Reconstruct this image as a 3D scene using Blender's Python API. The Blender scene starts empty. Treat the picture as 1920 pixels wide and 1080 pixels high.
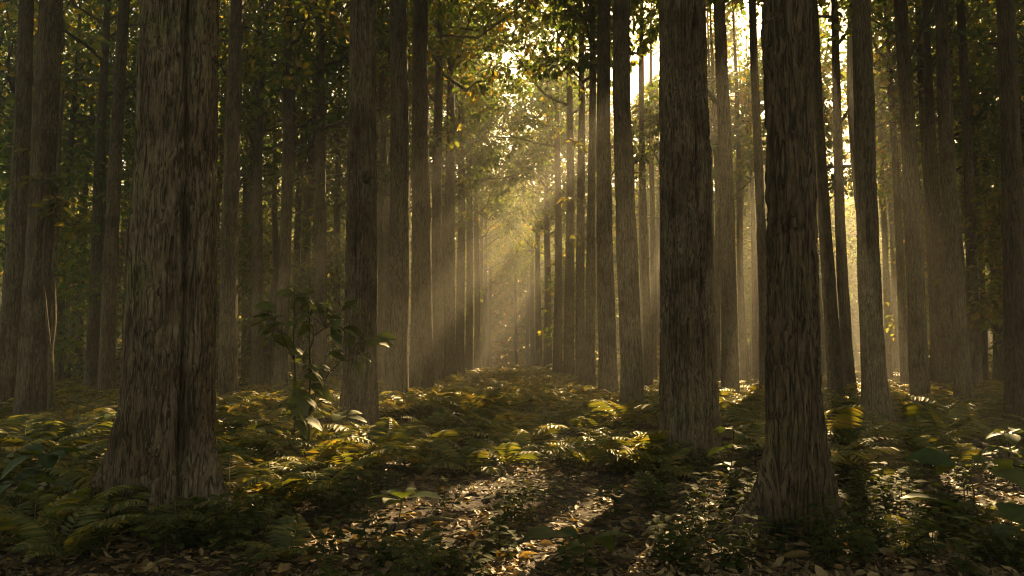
import bpy, math
import numpy as np
from mathutils import Vector, Matrix

rng = np.random.default_rng(11)
scene = bpy.context.scene
COL = scene.collection
PI = math.pi

# ------------------------------------------------------------------ camera model
CAMH, F, PITCH = 1.4, 1400.0, math.radians(5.3)
cP, sP = math.cos(PITCH), math.sin(PITCH)


def ray(px, py):
    x, y = (px - 960) / F, (540 - py) / F
    return np.array([x, cP - y * sP, sP + y * cP])


def at(px, py, Y):
    d = ray(px, py)
    return np.array([0, 0, CAMH]) + d * (Y / d[1])


SUN_D = ray(1500, -190)
SUN_D = SUN_D / np.linalg.norm(SUN_D)
SUN_EL = math.asin(SUN_D[2])
SUN_AZ = math.atan2(SUN_D[0], SUN_D[1])          # clockwise from +Y


# ------------------------------------------------------------------ noise
def _hash(ix, iy, iz, seed):
    h = (ix * 73856093) ^ (iy * 19349663) ^ (iz * 83492791) ^ (seed * 2654435761)
    h &= 0xFFFFFFFF
    h = ((h ^ (h >> 13)) * 1274126177) & 0xFFFFFFFF
    h = ((h ^ (h >> 16)) * 2246822519) & 0xFFFFFFFF
    return (h ^ (h >> 15)) / 4294967295.0


def vnoise(P, seed=0):
    P = np.asarray(P, float)
    i = np.floor(P).astype(np.int64)
    f = P - i
    u = f * f * (3 - 2 * f)
    out = 0
    for dx in (0, 1):
        for dy in (0, 1):
            for dz in (0, 1):
                w = (u[..., 0] if dx else 1 - u[..., 0]) * (u[..., 1] if dy else 1 - u[..., 1]) * (u[..., 2] if dz else 1 - u[..., 2])
                out = out + w * _hash(i[..., 0] + dx, i[..., 1] + dy, i[..., 2] + dz, seed)
    return out * 2 - 1


def ground_z(x, y):
    x = np.asarray(x, float)
    y = np.asarray(y, float)
    o = np.zeros_like(x + y)
    P = np.stack([x + o, y + o, o], -1)
    return 0.10 * vnoise(P * 0.35, 3) + 0.045 * vnoise(P * 1.1, 4) + 0.02 * vnoise(P * 3.1, 5)


def gpt(px, py):
    d = ray(px, py)
    t = -CAMH / d[2]
    x, y = d[0] * t, d[1] * t
    return np.array([x, y, float(ground_z(x, y))])


# ------------------------------------------------------------------ mesh helpers
def mesh(name, V, T, mats, smooth=True, mi=None):
    V = np.ascontiguousarray(V, dtype=np.float32)
    T = np.ascontiguousarray(T, dtype=np.int32)
    me = bpy.data.meshes.new(name)
    me.vertices.add(len(V))
    me.vertices.foreach_set('co', V.ravel())
    k = T.shape[1]
    me.loops.add(T.size)
    me.loops.foreach_set('vertex_index', T.ravel())
    me.polygons.add(len(T))
    me.polygons.foreach_set('loop_start', np.arange(0, T.size, k, dtype=np.int32))
    me.polygons.foreach_set('loop_total', np.full(len(T), k, dtype=np.int32))
    if smooth:
        me.polygons.foreach_set('use_smooth', np.ones(len(T), dtype=bool))
    for m in (mats if isinstance(mats, (list, tuple)) else [mats]):
        me.materials.append(m)
    if mi is not None:
        me.polygons.foreach_set('material_index', np.ascontiguousarray(mi, dtype=np.int32))
    me.update(calc_edges=True)
    me.validate()
    return me


def obj(name, data, parent=None, loc=(0, 0, 0), rz=0.0, sc=1.0):
    o = bpy.data.objects.new(name, data)
    COL.objects.link(o)
    o.location = [float(v) for v in loc]
    o.rotation_euler = (0, 0, float(rz))
    o.scale = (sc, sc, sc)
    if parent is not None:
        o.parent = parent
    return o


def tag(o, label=None, cat=None, group=None, kind=None):
    if label:
        o['label'] = label
    if cat:
        o['category'] = cat
    if group:
        o['group'] = group
    if kind:
        o['kind'] = kind
    return o


def cat_meshes(parts):
    Vs, Ts, n = [], [], 0
    for V, T in parts:
        if len(V) == 0:
            continue
        Vs.append(V)
        Ts.append(np.asarray(T) + n)
        n += len(V)
    return np.concatenate(Vs), np.concatenate(Ts)


def nrm(a):
    return a / np.maximum(np.linalg.norm(a, axis=-1, keepdims=True), 1e-9)


def tube(pts, rad, n=6):
    """Triangulated tube along a polyline with one radius per point."""
    pts = np.asarray(pts, float)
    rad = np.asarray(rad, float)
    m = len(pts)
    d = nrm(np.gradient(pts, axis=0))
    ref = np.array([1.0, 0.13, 0.07]) if abs(d[0][0]) < 0.8 else np.array([0.0, 1.0, 0.1])
    s = nrm(np.cross(d, ref))
    t = np.cross(d, s)
    a = np.linspace(0, 2 * PI, n, endpoint=False)
    V = pts[:, None] + rad[:, None, None] * (np.cos(a)[None, :, None] * s[:, None] + np.sin(a)[None, :, None] * t[:, None])
    V = V.reshape(-1, 3)
    i = np.arange(m - 1)[:, None] * n
    j = np.arange(n)[None]
    k = (j + 1) % n
    A, B, C, D = (i + j).ravel(), (i + k).ravel(), (i + n + k).ravel(), (i + n + j).ravel()
    return V, np.concatenate([np.stack([A, B, C], 1), np.stack([A, C, D], 1)])


def curve_pts(p, q, sag, n=6, up=(0, 0, 1)):
    t = np.linspace(0, 1, n)[:, None]
    p, q = np.asarray(p, float), np.asarray(q, float)
    return p + (q - p) * t + np.asarray(up, float) * sag * (4 * t * (1 - t))


def leaf_coarse(P, A, N, L, W, fold=0.3, droop=0.15):
    A = nrm(A)
    S = nrm(np.cross(A, N))
    N = np.cross(S, A)
    L, W = L[:, None], W[:, None]
    m = P + A * L * 0.42
    l = m + S * W * 0.5 + N * W * fold * 0.5
    r = m - S * W * 0.5 + N * W * fold * 0.5
    m2 = P + A * L * 0.74 - N * L * droop * 0.4
    l2 = m2 + S * W * 0.36 + N * W * fold * 0.3
    r2 = m2 - S * W * 0.36 + N * W * fold * 0.3
    t = P + A * L - N * L * droop
    V = np.stack([P, l, l2, t, r2, r], 1).reshape(-1, 3)
    b = np.arange(len(P))[:, None] * 6
    T = np.concatenate([b + np.array([[0, 2, 1]]), b + np.array([[0, 3, 2]]), b + np.array([[0, 4, 3]]), b + np.array([[0, 5, 4]])])
    return V, T


def leaf_fine(P, A, N, L, W, fold=0.25, droop=0.35, wave=0.06, curl=0.0, seed=0):
    """Leaf blades with a midrib, curved along and across, wavy edges."""
    r_ = np.random.default_rng(seed)
    A = nrm(np.asarray(A, float))
    S = nrm(np.cross(A, N))
    N = np.cross(S, A)
    n = len(P)
    u = np.array([0.0, 0.08, 0.22, 0.4, 0.58, 0.76, 0.9, 1.0])
    w = np.array([0.03, 0.34, 0.8, 1.0, 0.95, 0.66, 0.28, 0.0])
    L_, W_ = L[:, None], W[:, None]
    droop = np.broadcast_to(droop, (n,))[:, None]
    curl = np.broadcast_to(curl, (n,))[:, None]
    rows = []
    for k in range(8):
        mid = P + A * L_ * (u[k] - 0.25 * droop * u[k] ** 2.5) - N * L_ * droop * u[k] ** 2
        wv = r_.normal(0, wave, (n, 2))
        hw = W_ * 0.5 * w[k]
        c = np.cos(curl)
        sn = np.sin(curl)
        l = mid + (S * c + N * sn) * hw + N * hw * fold + N * W_ * wv[:, :1] * w[k]
        r = mid - (S * c - N * sn) * hw + N * hw * fold + N * W_ * wv[:, 1:] * w[k]
        l1 = mid + S * hw * 0.55 + N * hw * fold * 0.8
        r1 = mid - S * hw * 0.55 + N * hw * fold * 0.8
        rows.append(np.stack([l, l1, mid, r1, r], 1))
    V = np.stack(rows, 1).reshape(-1, 3)          # n, 8, 5
    b = np.arange(n)[:, None] * 40
    T = []
    for k in range(7):
        for j in range(4):
            a0, a1, c0, c1 = k * 5 + j, k * 5 + j + 1, (k + 1) * 5 + j, (k + 1) * 5 + j + 1
            T.append(b + np.array([[a0, a1, c1]]))
            T.append(b + np.array([[a0, c1, c0]]))
    return V, np.concatenate(T)


# ------------------------------------------------------------------ materials
def new_mat(name):
    m = bpy.data.materials.new(name)
    m.use_nodes = True
    nt = m.node_tree
    nt.nodes.clear()
    return m, nt, nt.nodes, nt.links


def ramp(nd, stops):
    r = nd.new('ShaderNodeValToRGB')
    el = r.color_ramp.elements
    while len(el) < len(stops):
        el.new(0.5)
    for e, (p, c) in zip(el, stops):
        e.position = p
        e.color = (*c, 1)
    return r


def mat_leaf(name, stops, trans=0.5, rough=0.45, spec=0.4, vein=0.0):
    m, nt, nd, lk = new_mat(name)
    out = nd.new('ShaderNodeOutputMaterial')
    geo = nd.new('ShaderNodeNewGeometry')
    oi = nd.new('ShaderNodeObjectInfo')
    ad = nd.new('ShaderNodeMath'); ad.operation = 'MULTIPLY_ADD'
    ad.inputs[1].default_value = 0.35
    sb = nd.new('ShaderNodeMath'); sb.operation = 'MULTIPLY'
    sb.inputs[1].default_value = 0.65
    lk.new(geo.outputs['Random Per Island'], sb.inputs[0])
    lk.new(oi.outputs['Random'], ad.inputs[0])
    lk.new(sb.outputs[0], ad.inputs[2])
    cr = ramp(nd, stops)
    lk.new(ad.outputs[0], cr.inputs[0])
    tc = nd.new('ShaderNodeTexCoord')
    ns = nd.new('ShaderNodeTexNoise')
    ns.inputs['Scale'].default_value = 9
    ns.inputs['Detail'].default_value = 3
    lk.new(tc.outputs['Object'], ns.inputs['Vector'])
    mx = nd.new('ShaderNodeMix'); mx.data_type = 'RGBA'; mx.blend_type = 'MULTIPLY'
    mx.inputs[0].default_value = 0.6
    r2 = ramp(nd, [(0.3, (0.55, 0.5, 0.45)), (0.65, (1.15, 1.15, 1.1))])
    lk.new(ns.outputs['Fac'], r2.inputs[0])
    lk.new(cr.outputs[0], mx.inputs['A'])
    lk.new(r2.outputs[0], mx.inputs['B'])
    p = nd.new('ShaderNodeBsdfPrincipled')
    lk.new(mx.outputs['Result'], p.inputs['Base Color'])
    p.inputs['Roughness'].default_value = rough
    p.inputs['Specular IOR Level'].default_value = spec
    t = nd.new('ShaderNodeBsdfTranslucent')
    g = nd.new('ShaderNodeMix'); g.data_type = 'RGBA'; g.blend_type = 'MULTIPLY'
    g.inputs[0].default_value = 1.0
    g.inputs['B'].default_value = (2.3, 2.0, 0.6, 1)
    lk.new(mx.outputs['Result'], g.inputs['A'])
    lk.new(g.outputs['Result'], t.inputs['Color'])
    s = nd.new('ShaderNodeMixShader')
    s.inputs[0].default_value = trans
    lk.new(p.outputs[0], s.inputs[1])
    lk.new(t.outputs[0], s.inputs[2])
    lk.new(s.outputs[0], out.inputs['Surface'])
    return m


def mat_bark(name, dark, mid, light, bump=0.6, fine=1.0):
    m, nt, nd, lk = new_mat(name)
    out = nd.new('ShaderNodeOutputMaterial')
    tc = nd.new('ShaderNodeTexCoord')
    oi = nd.new('ShaderNodeObjectInfo')
    off = nd.new('ShaderNodeVectorMath'); off.operation = 'SCALE'
    off.inputs[0].default_value = (31, 17, 53)
    lk.new(oi.outputs['Random'], off.inputs['Scale'])
    add = nd.new('ShaderNodeVectorMath')
    lk.new(tc.outputs['Object'], add.inputs[0])
    lk.new(off.outputs[0], add.inputs[1])
    mp = nd.new('ShaderNodeMapping')
    mp.inputs['Scale'].default_value = (38 * fine, 38 * fine, 9 * fine)
    lk.new(add.outputs[0], mp.inputs['Vector'])
    n1 = nd.new('ShaderNodeTexNoise')
    n1.inputs['Scale'].default_value = 1.0
    n1.inputs['Detail'].default_value = 6
    n1.inputs['Roughness'].default_value = 0.65
    n1.inputs['Distortion'].default_value = 0.6
    lk.new(mp.outputs[0], n1.inputs['Vector'])
    mp2 = nd.new('ShaderNodeMapping')
    mp2.inputs['Scale'].default_value = (16 * fine, 16 * fine, 1.25 * fine)
    lk.new(add.outputs[0], mp2.inputs['Vector'])
    v = nd.new('ShaderNodeTexNoise')
    v.inputs['Scale'].default_value = 1.0
    v.inputs['Detail'].default_value = 2.5
    v.inputs['Distortion'].default_value = 1.4
    lk.new(mp2.outputs[0], v.inputs['Vector'])
    sub = nd.new('ShaderNodeMath'); sub.operation = 'SUBTRACT'
    sub.inputs[1].default_value = 0.5
    ab = nd.new('ShaderNodeMath'); ab.operation = 'ABSOLUTE'
    lk.new(v.outputs['Fac'], sub.inputs[0])
    lk.new(sub.outputs[0], ab.inputs[0])
    vr = ramp(nd, [(0.0, (0, 0, 0)), (0.055, (1, 1, 1))])
    lk.new(ab.outputs[0], vr.inputs[0])
    big = nd.new('ShaderNodeTexNoise')
    big.inputs['Scale'].default_value = 1.7
    big.inputs['Detail'].default_value = 4
    lk.new(add.outputs[0], big.inputs['Vector'])
    h = nd.new('ShaderNodeMath'); h.operation = 'MULTIPLY'
    hv = nd.new('ShaderNodeMath'); hv.operation = 'MULTIPLY_ADD'
    hv.inputs[1].default_value = 0.6
    hv.inputs[2].default_value = 0.4
    lk.new(vr.outputs[0], hv.inputs[0])
    lk.new(n1.outputs['Fac'], h.inputs[0])
    lk.new(hv.outputs[0], h.inputs[1])
    c1 = ramp(nd, [(0.18, dark), (0.42, mid), (0.68, light)])
    lk.new(h.outputs[0], c1.inputs[0])
    c2 = ramp(nd, [(0.3, (0.5, 0.43, 0.36)), (0.46, (0.95, 0.92, 0.9)), (0.58, (1.05, 1.05, 1.0)), (0.72, (0.9, 1.05, 0.72))])
    lk.new(big.outputs['Fac'], c2.inputs[0])
    mx = nd.new('ShaderNodeMix'); mx.data_type = 'RGBA'; mx.blend_type = 'MULTIPLY'
    mx.inputs[0].default_value = 1.0
    lk.new(c1.outputs[0], mx.inputs['A'])
    lk.new(c2.outputs[0], mx.inputs['B'])
    p = nd.new('ShaderNodeBsdfPrincipled')
    p.inputs['Roughness'].default_value = 0.85
    p.inputs['Specular IOR Level'].default_value = 0.25
    lk.new(mx.outputs['Result'], p.inputs['Base Color'])
    b = nd.new('ShaderNodeBump')
    b.inputs['Strength'].default_value = bump
    b.inputs['Distance'].default_value = 0.03
    lk.new(h.outputs[0], b.inputs['Height'])
    lk.new(b.outputs[0], p.inputs['Normal'])
    lk.new(p.outputs[0], out.inputs['Surface'])
    return m


def mat_ground():
    m, nt, nd, lk = new_mat('forest_soil')
    out = nd.new('ShaderNodeOutputMaterial')
    tc = nd.new('ShaderNodeTexCoord')
    n1 = nd.new('ShaderNodeTexNoise'); n1.inputs['Scale'].default_value = 14; n1.inputs['Detail'].default_value = 8
    lk.new(tc.outputs['Object'], n1.inputs['Vector'])
    v = nd.new('ShaderNodeTexVoronoi'); v.inputs['Scale'].default_value = 9
    lk.new(tc.outputs['Object'], v.inputs['Vector'])
    c = ramp(nd, [(0.3, (0.016, 0.011, 0.007)), (0.55, (0.05, 0.033, 0.018)), (0.75, (0.1, 0.068, 0.034))])
    lk.new(n1.outputs['Fac'], c.inputs[0])
    mx = nd.new('ShaderNodeMix'); mx.data_type = 'RGBA'; mx.blend_type = 'MULTIPLY'
    mx.inputs[0].default_value = 0.5
    lk.new(c.outputs[0], mx.inputs['A'])
    lk.new(v.outputs['Color'], mx.inputs['B'])
    p = nd.new('ShaderNodeBsdfPrincipled'); p.inputs['Roughness'].default_value = 0.95
    lk.new(mx.outputs['Result'], p.inputs['Base Color'])
    b = nd.new('ShaderNodeBump'); b.inputs['Strength'].default_value = 0.8; b.inputs['Distance'].default_value = 0.04
    lk.new(n1.outputs['Fac'], b.inputs['Height'])
    lk.new(b.outputs[0], p.inputs['Normal'])
    lk.new(p.outputs[0], out.inputs['Surface'])
    return m


M_CROWN = mat_leaf('tree_leaf', [(0.0, (0.034, 0.074, 0.022)), (0.4, (0.066, 0.115, 0.03)), (0.66, (0.115, 0.145, 0.034)), (0.84, (0.21, 0.18, 0.036)), (1.0, (0.27, 0.17, 0.03))], trans=0.64)
M_SPRIG = mat_leaf('sprig_leaf', [(0.0, (0.04, 0.06, 0.015)), (0.5, (0.1, 0.11, 0.025)), (1.0, (0.24, 0.17, 0.04))], trans=0.5)
M_FERN = mat_leaf('fern_leaf', [(0.0, (0.034, 0.05, 0.015)), (0.35, (0.075, 0.092, 0.025)), (0.68, (0.14, 0.138, 0.038)), (1.0, (0.25, 0.185, 0.06))], trans=0.42, rough=0.5)
M_BROAD = mat_leaf('broad_leaf', [(0.0, (0.02, 0.045, 0.014)), (0.6, (0.045, 0.075, 0.022)), (1.0, (0.1, 0.115, 0.035))], trans=0.4, rough=0.5, spec=0.3)
M_HERB = mat_leaf('herb_leaf', [(0.0, (0.022, 0.036, 0.011)), (0.5, (0.042, 0.058, 0.016)), (1.0, (0.075, 0.08, 0.024))], trans=0.45, rough=0.65, spec=0.12)
M_SAPL = mat_leaf('sapling_leaf', [(0.0, (0.04, 0.06, 0.02)), (0.5, (0.07, 0.09, 0.028)), (0.85, (0.095, 0.105, 0.034)), (1.0, (0.13, 0.12, 0.045))], trans=0.3, rough=0.55, spec=0.25)
M_LITTER = mat_leaf('dry_leaf', [(0.0, (0.02, 0.014, 0.009)), (0.3, (0.07, 0.048, 0.026)), (0.6, (0.16, 0.112, 0.06)), (0.83, (0.3, 0.22, 0.12)), (1.0, (0.42, 0.32, 0.17))], trans=0.2, rough=0.55, spec=0.35)
M_STEM = mat_bark('stem_bark', (0.02, 0.018, 0.01), (0.05, 0.045, 0.022), (0.08, 0.07, 0.035), bump=0.3, fine=3)
M_BARK = mat_bark('tree_bark', (0.013, 0.010, 0.007), (0.086, 0.067, 0.048), (0.19, 0.152, 0.11), bump=0.9)
M_BARKD = mat_bark('dark_rough_bark', (0.010, 0.007, 0.005), (0.056, 0.04, 0.027), (0.125, 0.092, 0.062), bump=1.0, fine=0.8)
M_SOIL = mat_ground()

# ------------------------------------------------------------------ gaps in the canopy that let the sun through (lines towards the sun)
GAPS = []      # (point, radius, share of leaves missing)


def gap(p, r, k=1.0):
    GAPS.append((np.asarray(p, float), r, k))


for Y in np.arange(10, 28, 0.9):      # the broad shaft across the avenue: a long slit between the crowns
    gap(at(838, 556, Y), min(0.026 * Y, .52))
gap(at(1180, 560, 24.0), 0.35, 0.9)
for Y in np.arange(19, 33, 1.5):
    gap(at(1385, 640, Y), 0.3)
    gap(at(1605, 640, Y + 2), 0.34)
    gap(at(1690, 640, Y + 4), 0.25)
    gap(at(1190, 610, Y + 2), 0.2)
for px, Y, r in ((1345, 26, .25), (1382, 24, .5), (1408, 30, .55), (1598, 27, .42), (1612, 34, .4), (1685, 30, .3), (1735, 34, .2)):
    gap(at(px, 640, Y), r)
N_SHAFTS = len(GAPS)
gap(at(1080, 268, 26.2), 0.4)             # light on the leaf tufts that grow from the trunks
gap(at(1064, 372, 30.5), 0.35)
gap(at(1088, 438, 26.2), 0.3)
gap(at(99, 590, 16.3), 0.45)
gap(at(99, 640, 16.3), 0.45)
gap(at(30, 690, 17.3), 0.35)
# sun flecks on the floor: areas (x range, y range in the photograph, number, radius), where a line to the sun misses the trunks
FLECKS = (
          ((860, 970), (905, 960), 3, .28), ((940, 1100), (880, 950), 5, .3), ((1080, 1210), (825, 910), 5, .3), ((1190, 1235), (745, 805), 1, .3),
          ((1345, 1430), (750, 825), 5, .36), ((1270, 1410), (840, 950), 7, .3), ((1660, 1765), (750, 845), 4, .28), ((1560, 1660), (850, 1020), 8, .3), ((1690, 1910), (850, 975), 10, .26),
          ((1740, 1920), (960, 1060), 6, .25), ((430, 485), (725, 795), 2, .3), ((90, 160), (775, 835), 3, .3), ((10, 100), (845, 890), 3, .28), ((120, 230), (840, 875), 3, .27),
          ((630, 800), (985, 1066), 7, .28), ((880, 1080), (975, 1066), 7, .28), ((1180, 1430), (925, 1010), 8, .28), ((1100, 1300), (990, 1066), 5, .26), ((560, 720), (860, 940), 2, .22), ((500, 640), (960, 1060), 1, .22))


def keep_leaves(P, r_, margin=0.16):
    """Which leaves stay: those not standing in one of the canopy's gaps."""
    P = np.asarray(P, float)
    keep = np.ones(len(P), bool)
    c = P.mean(0)
    R = np.linalg.norm(P - c, axis=1).max()
    for p, r, k in GAPS:
        d0 = c - p
        if np.linalg.norm(d0 - (d0 @ SUN_D) * SUN_D) > R + r + 0.5:
            continue
        d = P - p
        t = d @ SUN_D
        q = np.linalg.norm(d - t[:, None] * SUN_D, axis=1)
        keep &= ~((q < r + margin) & (t > 2.0) & (r_.random(len(P)) < k))
    return keep


def clear_flecks(trunks):
    """Choose the sun flecks: floor points whose line to the sun meets no trunk."""
    r_ = np.random.default_rng(33)
    h = SUN_D[:2] / np.linalg.norm(SUN_D[:2])
    tanel = SUN_D[2] / np.linalg.norm(SUN_D[:2])
    tr = np.array([(x, y, r) for x, y, r in trunks])
    got = 0
    for (xa, xb), (ya, yb), n, rad in FLECKS:
        c = 0
        for _ in range(n * 30):
            if c >= n:
                break
            p = gpt(r_.uniform(xa, xb), r_.uniform(ya, yb))
            r = rad * r_.uniform(.6, 1.3)
            d = tr[:, :2] - p[:2]
            t = d @ h
            off = np.linalg.norm(d - t[:, None] * h, axis=1)
            wide = np.where(t * tanel < 12, tr[:, 2], tr[:, 2] * .6)
            if ((t > 0) & (t * tanel < 21) & (off < wide + r * .35)).any():
                continue
            gap(p, r, .96)
            c += 1
        got += c
        print('flecks', (xa, ya), c, n)
    print('flecks chosen', got)


def in_gap(x, y, margin=0.0):
    """Whether an upright trunk at x, y would stand in one of the main shafts."""
    h = SUN_D[:2] / np.linalg.norm(SUN_D[:2])
    for p, r, k in GAPS[:N_SHAFTS]:
        d = np.array([x, y]) - p[:2]
        t = d @ h
        if t > 1.0 and t < 45 and np.linalg.norm(d - t * h) < r * 0.6 + margin:
            return True
    return False


# ------------------------------------------------------------------ trees
def trunk_mesh(B, lean, r0, H, seed, flare=0.5, zf=0.5, roots=(), grooves=(), lobes=(), level=1, wob=0.05, bark=0.012, mat=None, lobe=0.06):
    """Tapered trunk from below the soil to its tip. level 2: bark ridges modelled; 1: fluted; 0: plain."""
    n, ztop = {2: (220, 7.0), 1: (40, 13.0), 0: (14, 13.0)}[level]
    if level == 2:
        z = np.concatenate([np.linspace(-0.25, 1.2, 110), np.linspace(1.2, ztop, 330)[1:], np.linspace(ztop, H, 14)[1:]])
    elif level == 1:
        z = np.concatenate([np.linspace(-0.25, 1.4, 22), np.linspace(1.4, ztop, 40)[1:], np.linspace(ztop, H, 12)[1:]])
    else:
        z = np.concatenate([np.linspace(-0.25, 1.2, 6), np.linspace(1.2, H, 14)[1:]])
    th = np.linspace(0, 2 * PI, n, endpoint=False)
    Z, TH = np.meshgrid(z, th, indexing='ij')
    zz = np.maximum(Z, 0)
    r = r0 * (1 - 0.62 * zz / H)
    top = np.clip((zz - 0.55 * H) / (0.45 * H), 0, 1)
    r = np.maximum(r * (1 - 0.8 * top), 0.012)
    ph = seed * 1.7
    m = 1 + lobe * (np.sin(3 * TH + ph + 0.12 * zz) + 0.7 * np.sin(5 * TH + 2 * ph - 0.07 * zz) + 0.5 * np.sin(2 * TH + ph * 3))
    m += flare * np.exp(-zz / zf) * (0.6 + 0.45 * np.sin(4 * TH + ph) + 0.3 * np.sin(7 * TH + 1.3 * ph))
    for a, amp, w, h in roots:
        d = np.angle(np.exp(1j * (TH - a)))
        m += amp * np.exp(-zz / h) * np.exp(-(d / w) ** 2)
    for a, amp, w in lobes:
        d = np.angle(np.exp(1j * (TH - a - 0.03 * np.sin(zz * 0.6 + a))))
        m += amp * np.exp(-(d / w) ** 2)
    for a, dep, w in grooves:
        wz = vnoise(np.stack([z * 1.3 + a * 9, z * 0 + a, z * 0 + seed], -1), seed)[:, None]
        wd = vnoise(np.stack([z * 2.2 + a * 5, z * 0 + a, z * 0 + seed], -1), seed + 5)[:, None]
        d = np.angle(np.exp(1j * (TH - a - 0.05 * np.sin(zz * 0.9 + a * 5) - 0.02 * zz - 0.06 * wz)))
        w2 = w * (1.35 + 0.7 * wd)
        m -= dep * (0.75 + 0.5 * wd) * np.exp(-(d / w2) ** 2) * np.clip(1.15 - 0.02 * zz, 0.3, 1)
    r = r * m
    kr = np.random.default_rng(seed + 77)
    if level >= 1:
        for _ in range(9 if level == 2 else 6):
            ka, kz, ks, kamp = kr.uniform(0, 2 * PI), kr.uniform(.6, 6.5 if level == 2 else 12), kr.uniform(.035, .08), kr.uniform(.015, .035)
            q = (np.angle(np.exp(1j * (TH - ka))) * r0 / ks) ** 2 + ((zz - kz) / (ks * 1.4)) ** 2
            r = r + kamp * (np.exp(-q * .5) - 1.3 * np.exp(-q * 2.5))
    if level >= 1:
        c, s = np.cos(TH), np.sin(TH)
        P = np.stack([c * r0 * 1.0, s * r0 * 1.0, Z], -1)
        r = r + 0.05 * r0 * vnoise(P * np.array([3.0, 3.0, 1.0]) + seed, seed)
    if level == 2:
        n1 = vnoise(P * np.array([22, 22, 2.8]) + 5 + 0.8 * vnoise(P * 6, seed + 9)[..., None], seed + 1)
        n2 = vnoise(P * np.array([48, 48, 11]), seed + 2)
        n3 = vnoise(P * np.array([13, 13, 1.5]), seed + 3)
        rid = 1 - np.abs(n1) * 3.0
        r = r + 1.6 * bark * (-np.clip(rid, 0, 1) ** 1.3 * 1.2 + 0.45 * n2 + 0.3 * n3) * np.clip(1.2 - 0.06 * zz, 0.4, 1)
    elif level == 1:
        n1 = vnoise(P * np.array([16, 16, 1.6]), seed + 1)
        r = r + bark * 0.8 * n1
    w1, w2 = wob * np.sin(z * 0.33 + seed), wob * np.cos(z * 0.27 + seed * 2)
    w1 = w1 - w1[0]
    w2 = w2 - w2[0]
    cx = lean[0] * z + w1
    cy = lean[1] * z + w2
    V = np.stack([cx[:, None] + r * np.cos(TH), cy[:, None] + r * np.sin(TH), Z], -1).reshape(-1, 3)
    mm = len(z)
    i = np.arange(mm - 1)[:, None] * n
    j = np.arange(n)[None]
    k = (j + 1) % n
    A_, B_, C_, D_ = (i + j).ravel(), (i + k).ravel(), (i + n + k).ravel(), (i + n + j).ravel()
    T = np.concatenate([np.stack([A_, B_, C_], 1), np.stack([A_, C_, D_], 1)])

    def axis(h):
        return np.array([np.interp(h, z, cx), np.interp(h, z, cy), h])

    def radius(h):
        t_ = max(0.0, min(1.0, (h - 0.55 * H) / (0.45 * H)))
        return max(r0 * (1 - 0.62 * h / H) * (1 - 0.8 * t_), 0.012)
    return (V, T), axis, radius


def crown_parts(B, axis, radius, H, cb, R, r_, n_limbs, n_clu, n_leaf, L, spread=0.5, shape=1.0, low=False):
    """Limbs that leave the trunk, and the leaf bunches along them, in the tree's own space."""
    limbs, cen = [], []
    for k in range(n_limbs):
        f = (k + r_.random() * 0.9) / n_limbs
        h = cb + (H * 0.97 - cb) * f
        az = k * 2.399 + r_.normal(0, 0.4)
        prof = (math.sin(PI * min(1, 0.18 + 0.82 * f) ** shape) * 0.75 + 0.35)
        ln = R * prof * (0.75 + 0.5 * r_.random())
        el = math.radians(r_.uniform(12, 50) + 20 * f)
        a = axis(h)
        d = np.array([math.cos(az) * math.cos(el), math.sin(az) * math.cos(el), math.sin(el)])
        e = a + d * ln
        pts = curve_pts(a, e, -0.10 * ln, 5)
        pts[1:-1] += r_.normal(0, 0.05 * ln, (3, 3))
        rr = min(radius(h) * 0.55, 0.09)
        if not keep_leaves(curve_pts(a, e, -0.1 * ln, 12) + B, r_, 0.05)[2:].all():
            continue
        limbs.append(tube(pts, np.linspace(rr, 0.012, 5), 5))
        for c in range(n_clu):
            t = 0.25 + 0.8 * r_.random() ** 0.8
            q = a + d * ln * min(t, 1.05)
            off = r_.normal(0, 0.26 * R * (0.4 + 0.6 * t), 3)
            off[2] *= 0.8
            cc = q + off
            cen.append(cc)
            if r_.random() < 0.45:
                if keep_leaves(cc[None] + B, r_)[0]:
                    limbs.append(tube(curve_pts(a + d * ln * min(t, 1) * 0.8, cc, 0.03, 3), [0.014, 0.01, 0.005], 3))
    if not cen:
        cen = [axis(H * .9)]
    cen = np.array(cen)
    C = np.repeat(cen, n_leaf, 0)
    n = len(C)
    A = r_.normal(0, 1, (n, 3))
    A[:, 2] = A[:, 2] * 0.6 - 0.25
    A = nrm(A)
    P = C + A * (spread * r_.random((n, 1)) ** 0.7)
    A2 = nrm(A + r_.normal(0, 0.45, (n, 3)) + np.array([0, 0, -0.25]))
    N = nrm(r_.normal(0, 0.55, (n, 3)) + np.array([0, 0, 1.0]))
    LL = L * r_.uniform(0.55, 1.25, n)
    k = keep_leaves(P + B, r_)
    lv = leaf_coarse(P[k], A2[k], N[k], LL[k], LL[k] * r_.uniform(0.5, 0.72, n)[k])
    return limbs, lv


def sprig_mesh(P0, root, r_, n=16, L=0.2, size=0.3, mat=None):
    """A bunch of leaves on a short twig, in the tree's own space."""
    tw = tube(curve_pts(root, P0, 0.03, 4), [0.012, 0.009, 0.007, 0.004], 4)
    A = nrm(r_.normal(0, 1, (n, 3)) * np.array([1, 1, 0.5]) + np.array([0, 0, -0.15]))
    P = P0 + A * size * r_.random((n, 1))
    N = nrm(r_.normal(0, 0.4, (n, 3)) + np.array([0, 0, 1]))
    LL = L * r_.uniform(0.6, 1.2, n)
    lv = leaf_fine(P, A, N, LL, LL * 0.55, droop=0.3, seed=int(r_.integers(1e6)))
    tw = cat_meshes([tw] + [tube(curve_pts(P0, q, 0.01, 3), [.005, .004, .003], 3) for q in P])
    V, T = cat_meshes([tw, lv])
    return mesh('sprig', V, T, [M_STEM, M_SPRIG], mi=[0] * len(tw[1]) + [1] * len(lv[1]))


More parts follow.
